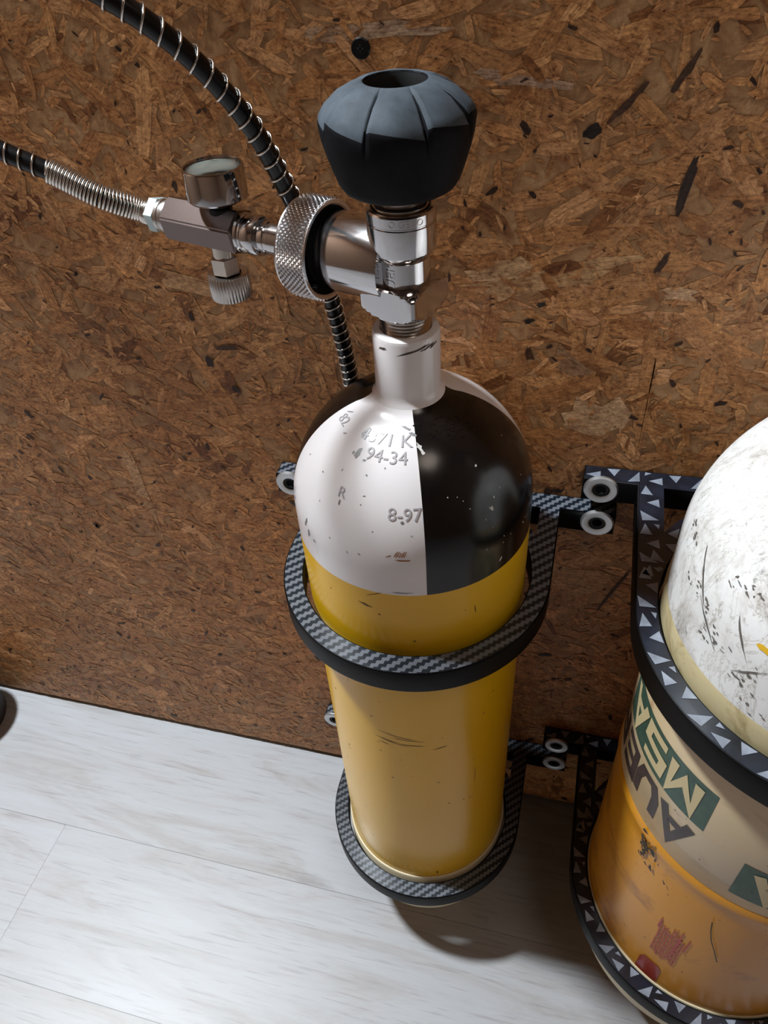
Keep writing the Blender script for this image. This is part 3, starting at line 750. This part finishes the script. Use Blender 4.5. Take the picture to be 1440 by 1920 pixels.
    for k in range(60): sl.append(blob(D(rr.uniform(-170, -80)), rr.uniform(.16, .43), rr.uniform(.0002, .0009), rr.uniform(.0002, .0006), 7, .4, rr.uniform(0, 3), rr))
    put('scuff_marks', sl, dirt, .0018, 'stuff')
    def dm(th, z, polys):
        me = poly_mesh(polys); subdiv_cells(me, .002, .002)
        def fn(x, y, zz):
            zc = z+y*.8; ss = max(0, min(.98, (zc-.52)/.09)); r = (R-.0003)*sqrt(1-ss*ss)+.0003; a = rad(th)+x/r
            return Vector((r*cos(a), r*sin(a), zc))
        return outward(wrap(me, fn), (0, 0))
    ms = []
    for th, z, n_, sp_ in ((-158.2, .5256, 7, .004), (-152.9, .5242, 6, .004), (-144.4, .5153, 5, .004), (-148.3, .5465, 5, .004), (-175.6, .5422, 4, .003), (-171.7, .5393, 5, .003), (-166.4, .526, 4, .004), (-142.2, .5515, 6, .004), (-146.3, .5135, 6, .005), (-150.4, .5093, 6, .005), (-138, .505, 6, .004), (-132, .51, 5, .005), (-125, .52, 7, .006), (-128, .495, 5, .005)):
        for k in range(n_): ms.append(dm(th, z, [blob(rr.gauss(0, sp_*.7), rr.gauss(0, sp_*.7), rr.uniform(.0004, .0016), rr.uniform(.0003, .0011), 9, .5, rr.uniform(-1, 0), rr)]))
    for th, z, l, a in ((-160, .535, .03, -1.0), (-150, .515, .026, -.85), (-140, .53, .03, -1.1), (-133, .515, .02, .9)):
        ms.append(dm(th, z, [blob(0, 0, l/2, .0005, 19, .6, a, rr)]))
    link('shoulder_scuffs', join_mesh(ms), plain('grey_scuff', lin((104, 98, 92)), .6), t)['kind'] = 'stuff'
    link('yellow_chip', dm(-132.2, .532, [blob(0, 0, .0042, .0022, 13, .4, .2, rr)]), plain('yellow_undercoat', lin((228, 180, 30)), .4), t)
second_cylinder()

# ------------------------------------------------------------------ filling adapter on the side outlet
AX = Vector((-.959, .284, 0)).normalized(); AO = Vector((0, -.086, VZ))
def at(t, dz=0, dy=0): return AO + AX*t + Vector((0, dy, dz))
def adapter():
    t = thing('filling_adapter', 'chrome filling adapter with knurled ring, pressure gauge and bleed screw on cylinder outlet', 'adapter', at(.05))
    T0 = -Vector(t.location)
    def part(name, me, mt, par=None):
        me.transform(Matrix.Translation(T0)); return link(name, me, mt, par if par is not None else t)
    # knurled ring
    n = 432; m = 36; R0, R1 = .0242, .0212; ta, tb = .0400, .0570
    V = []; F = []; a_, e1, e2 = frame(AX)
    rows = []
    rows.append([(R1, ta+.010)]*n); rows.append([(R1, ta+.0006)]*n); rows.append([(R1+.0008, ta)]*n); rows.append([(R0-.0008, ta)]*n)
    for k in range(m+1):
        row = []
        for i in range(n):
            u = i*54/n; v = k*6.0/m
            f1 = abs(((u+v) % 1)-.5)*2; f2 = abs(((u-v) % 1)-.5)*2
            h = min(f1, f2)*.0014
            e = min(1, min(k, m-k)/2.0)
            row.append((R0-.0009+h*e, ta+.0006+(tb-ta-.0012)*k/m))
        rows.append(row)
    rows.append([(R0-.0008, tb)]*n); rows.append([(.0095, tb)]*n)
    for row in rows:
        for i, (r, tt) in enumerate(row):
            p = 2*pi*i/n; V.append(AO + a_*tt + e1*(r*cos(p)) + e2*(r*sin(p)))
    for k in range(len(rows)-1):
        for i in range(n): j = (i+1) % n; F.append((k*n+i, k*n+j, (k+1)*n+j, (k+1)*n+i))
    part('knurled_ring', mesh(V, F, smooth=False), KNURL)
    part('inner_seal', lathe([(.0192, .0462), (.0212, .0462), (.0212, .052), (.0192, .052), (.0192, .0462)], 64, AO, AX), BORE)
    part('connector_stem', lathe([(0, .048), (.0084, .048), (.0084, .0745), (.0080, .0750), (.0080, .0765), (.0084, .077), (.0084, .0812), (.0080, .0818), (0, .0818)], 48, AO, AX), CHROME)
    part('stem_collar', lathe([(.0080, .0818), (.0096, .0822), (.0101, .0830), (.0101, .0895), (.0094, .0905), (.0094, .0918), (.0101, .0925), (.0101, .0940), (.0088, .0948), (0, .0948)], 48, AO, AX), CHROME)
    # hexagonal block
    V = []; F = []; ph = rad(20); pr = [(.0105, .0945), (.0122, .0955), (.0122, .1425), (.0105, .1437)]; n = 6
    bm = bmesh.new(); rg = []
    for r, tt in pr:
        rg.append([bm.verts.new(AO + a_*tt + e1*(r*cos(ph+2*pi*i/6)) + e2*(r*sin(ph+2*pi*i/6))) for i in range(6)])
    for A_, B_ in zip(rg, rg[1:]):
        for i in range(6): bm.faces.new((A_[i], A_[(i+1) % 6], B_[(i+1) % 6], B_[i]))
    bm.faces.new(rg[0]); bm.faces.new(rg[-1]); bmesh.ops.recalc_face_normals(bm, faces=bm.faces)
    ed = [e for e in bm.edges if abs((e.verts[0].co-e.verts[1].co).normalized().dot(AX)) > .99]
    bmesh.ops.bevel(bm, geom=ed, offset=.0009, segments=2, affect='EDGES')
    me = bpy.data.meshes.new('b'); bm.to_mesh(me); bm.free()
    part('hex_block', me, mat_metal('brushed_block', (.17, .13, .12, 1), .2, .12, 1500, (.2, 6, 6)))
    part('block_ferrule', lathe([(0, .1430), (.0088, .1430), (.0092, .1437), (.0092, .1465), (.0084, .1470), (.0084, .1482), (.0090, .1486), (.0090, .1505), (0, .1505)], 48, AO, AX), SATIN)
    me = lathe([(0, .1502), (.0088, .1502), (.0098, .1508), (.0098, .1565), (.0088, .1573), (0, .1573)], 6, AO, AX, phase=.3)
    part('swivel_nut', me, plain('pale_zinc', lin((190, 206, 206)), .4, .5))
    # gauge
    g = at(.1075)
    go = (g.x, g.y, g.z)
    gc = part('gauge_case', lathe([(0, .0158), (.0060, .0158), (.0148, .0162), (.0156, .0172), (.0156, .0312), (.0151, .0320), (.0143, .0320), (.0140, .0312), (.0140, .0240), (0, .0238)], 72, go), CHROME)
    part('gauge_neck', lathe([(0, .009), (.0062, .009), (.0062, .0115), (.0055, .0120), (.0055, .0130), (.0062, .0135), (.0062, .0160), (0, .0160)], 32, go), BLACKMETAL)
    gm, nt, b = nodes('gauge_dial_print'); b.inputs['Roughness'].default_value = .5
    b.inputs['Base Color'].default_value = lin((232, 236, 232))
    part('gauge_dial', lathe([(0, .0242), (.0138, .0242), (.0138, .0246), (0, .0247)], 64, go), gm, gc)
    bm_ = []
    for k in range(25):
        a = rad(-40+k*260/24-0); r0, r1 = .0105 if k % 4 else .0092, .0122
        bm_.append([(r0*cos(a-.012), r0*sin(a-.012)), (r1*cos(a-.012), r1*sin(a-.012)), (r1*cos(a+.012), r1*sin(a+.012)), (r0*cos(a+.012), r0*sin(a+.012))])
    me = poly_mesh(bm_); me.transform(Matrix.Translation((g.x, g.y, g.z+.0249))); part('gauge_ticks', me, plain('tick_ink', lin((40, 44, 44)), .5), gc)['kind'] = 'stuff'
    me = poly_mesh(stroke([(-.003, .0018), (.0102, -.0065)], .0011)); me.transform(Matrix.Translation((g.x, g.y, g.z+.0258))); part('gauge_needle', me, plain('needle_yellow', lin((190, 170, 70)), .4), gc)
    part('gauge_lens', lathe([(0, .0312), (.008, .0310), (.0139, .0303), (.0139, .0297), (0, .0302)], 48, go), GLASS, gc)
    g = at(.1120); go = (g.x, g.y, g.z)
    # bleed screw under the block
    part('bleed_stem', lathe([(0, -.009), (.0064, -.009), (.0064, -.0165), (0, -.0165)], 32, go), BRASSY)
    part('bleed_hex', lathe([(0, -.0148), (.0068, -.0148), (.0080, -.0158), (.0080, -.0245), (0, -.0245)], 6, go, phase=.35), BRASSY)
    def fl(r, tt, p, k): return r*(1+.022*cos(40*p)) if k in (2, 3, 4) else r
    part('bleed_knob', lathe([(.0075, -.0255), (.0108, -.0252), (.0113, -.0260), (.0113, -.0320), (.0113, -.0385), (.0106, -.0392), (0, -.0392)], 240, go, rfun=fl, sharp=50), SATIN)
    part('bleed_cup', lathe([(0, -.0262), (.0098, -.0262), (.0104, -.0252)], 48, go), BORE)
adapter()

# ------------------------------------------------------------------ hoses
def hose_adapter():
    e = at(.157)
    P = [e, at(.166, .0004), Vector((-.1765, -.0480, .6592)), Vector((-.199, -.051, .6720)), Vector((-.2268, -.0555, .6860)), Vector((-.262, -.062, .7065)), Vector((-.31, -.07, .735)), Vector((-.37, -.085, .79)), Vector((-.42, -.10, .88)), Vector((-.45, -.08, 1.0)), Vector((-.46, -.04, 1.07)), Vector((-.462, -.008, 1.10))]
    path = catmull(P, 16); pts, _ = resample(path, .004)
    t = thing('spring_guarded_hose', 'black hose in wire coil with dense steel strain spring running left from the adapter', 'hose', tuple(e), 'wire coiled black hoses')
    T0 = Matrix.Translation(-Vector(e))
    def part(n, me, mt): me.transform(T0); return link(n, me, mt, t)
    part('hose_tube', tube(pts, .0050, 14), HOSE)
    k = next(i for i, p in enumerate(pts) if p.x < -.1985)
    part('strain_spring', coil(pts[:k+1], .0062, .00082, .00185, 16, 6), STEEL)
    part('wire_coil', coil(pts[k:], .0056, .00055, .0072, 16, 6), STEEL)
def hose_back():
    P = [(-.345, -.008, 1.13), (-.34, -.06, 1.11), (-.30, -.15, 1.03), (-.235, -.165, .90), (-.170, -.128, .815), (-.132, -.108, .774), (-.1131, -.098, .7593), (-.096, -.09, .7446), (-.0814, -.08, .7246), (-.0710, -.068, .6997), (-.0644, -.056, .6689), (-.0578, -.046, .6375), (-.0549, -.036, .5968), (-.0538, -.030, .5719), (-.0535, -.024, .5435), (-.055, -.015, .51), (-.056, -.0105, .48), (-.056, -.009, .4505)]
    pts, _ = resample(catmull(P, 14), .004)
    t = thing('spring_guarded_hose', 'black hose in wire coil passing from top left behind the knurled ring and cylinder shoulder', 'hose', P[-1], 'wire coiled black hoses')
    T0 = Matrix.Translation(-Vector(P[-1]))
    def part(n, me, mt): me.transform(T0); return link(n, me, mt, t)
    part('hose_tube', tube(pts, .0046, 14), HOSE)
    k = next(i for i, p in enumerate(pts) if p.z < .64)
    part('wire_coil', join_mesh([coil(pts[:k+1], .0053, .00055, .0078, 16, 6), coil(pts[k:], .0053, .00055, .0062, 16, 6)]), STEEL)
hose_adapter(); hose_back()
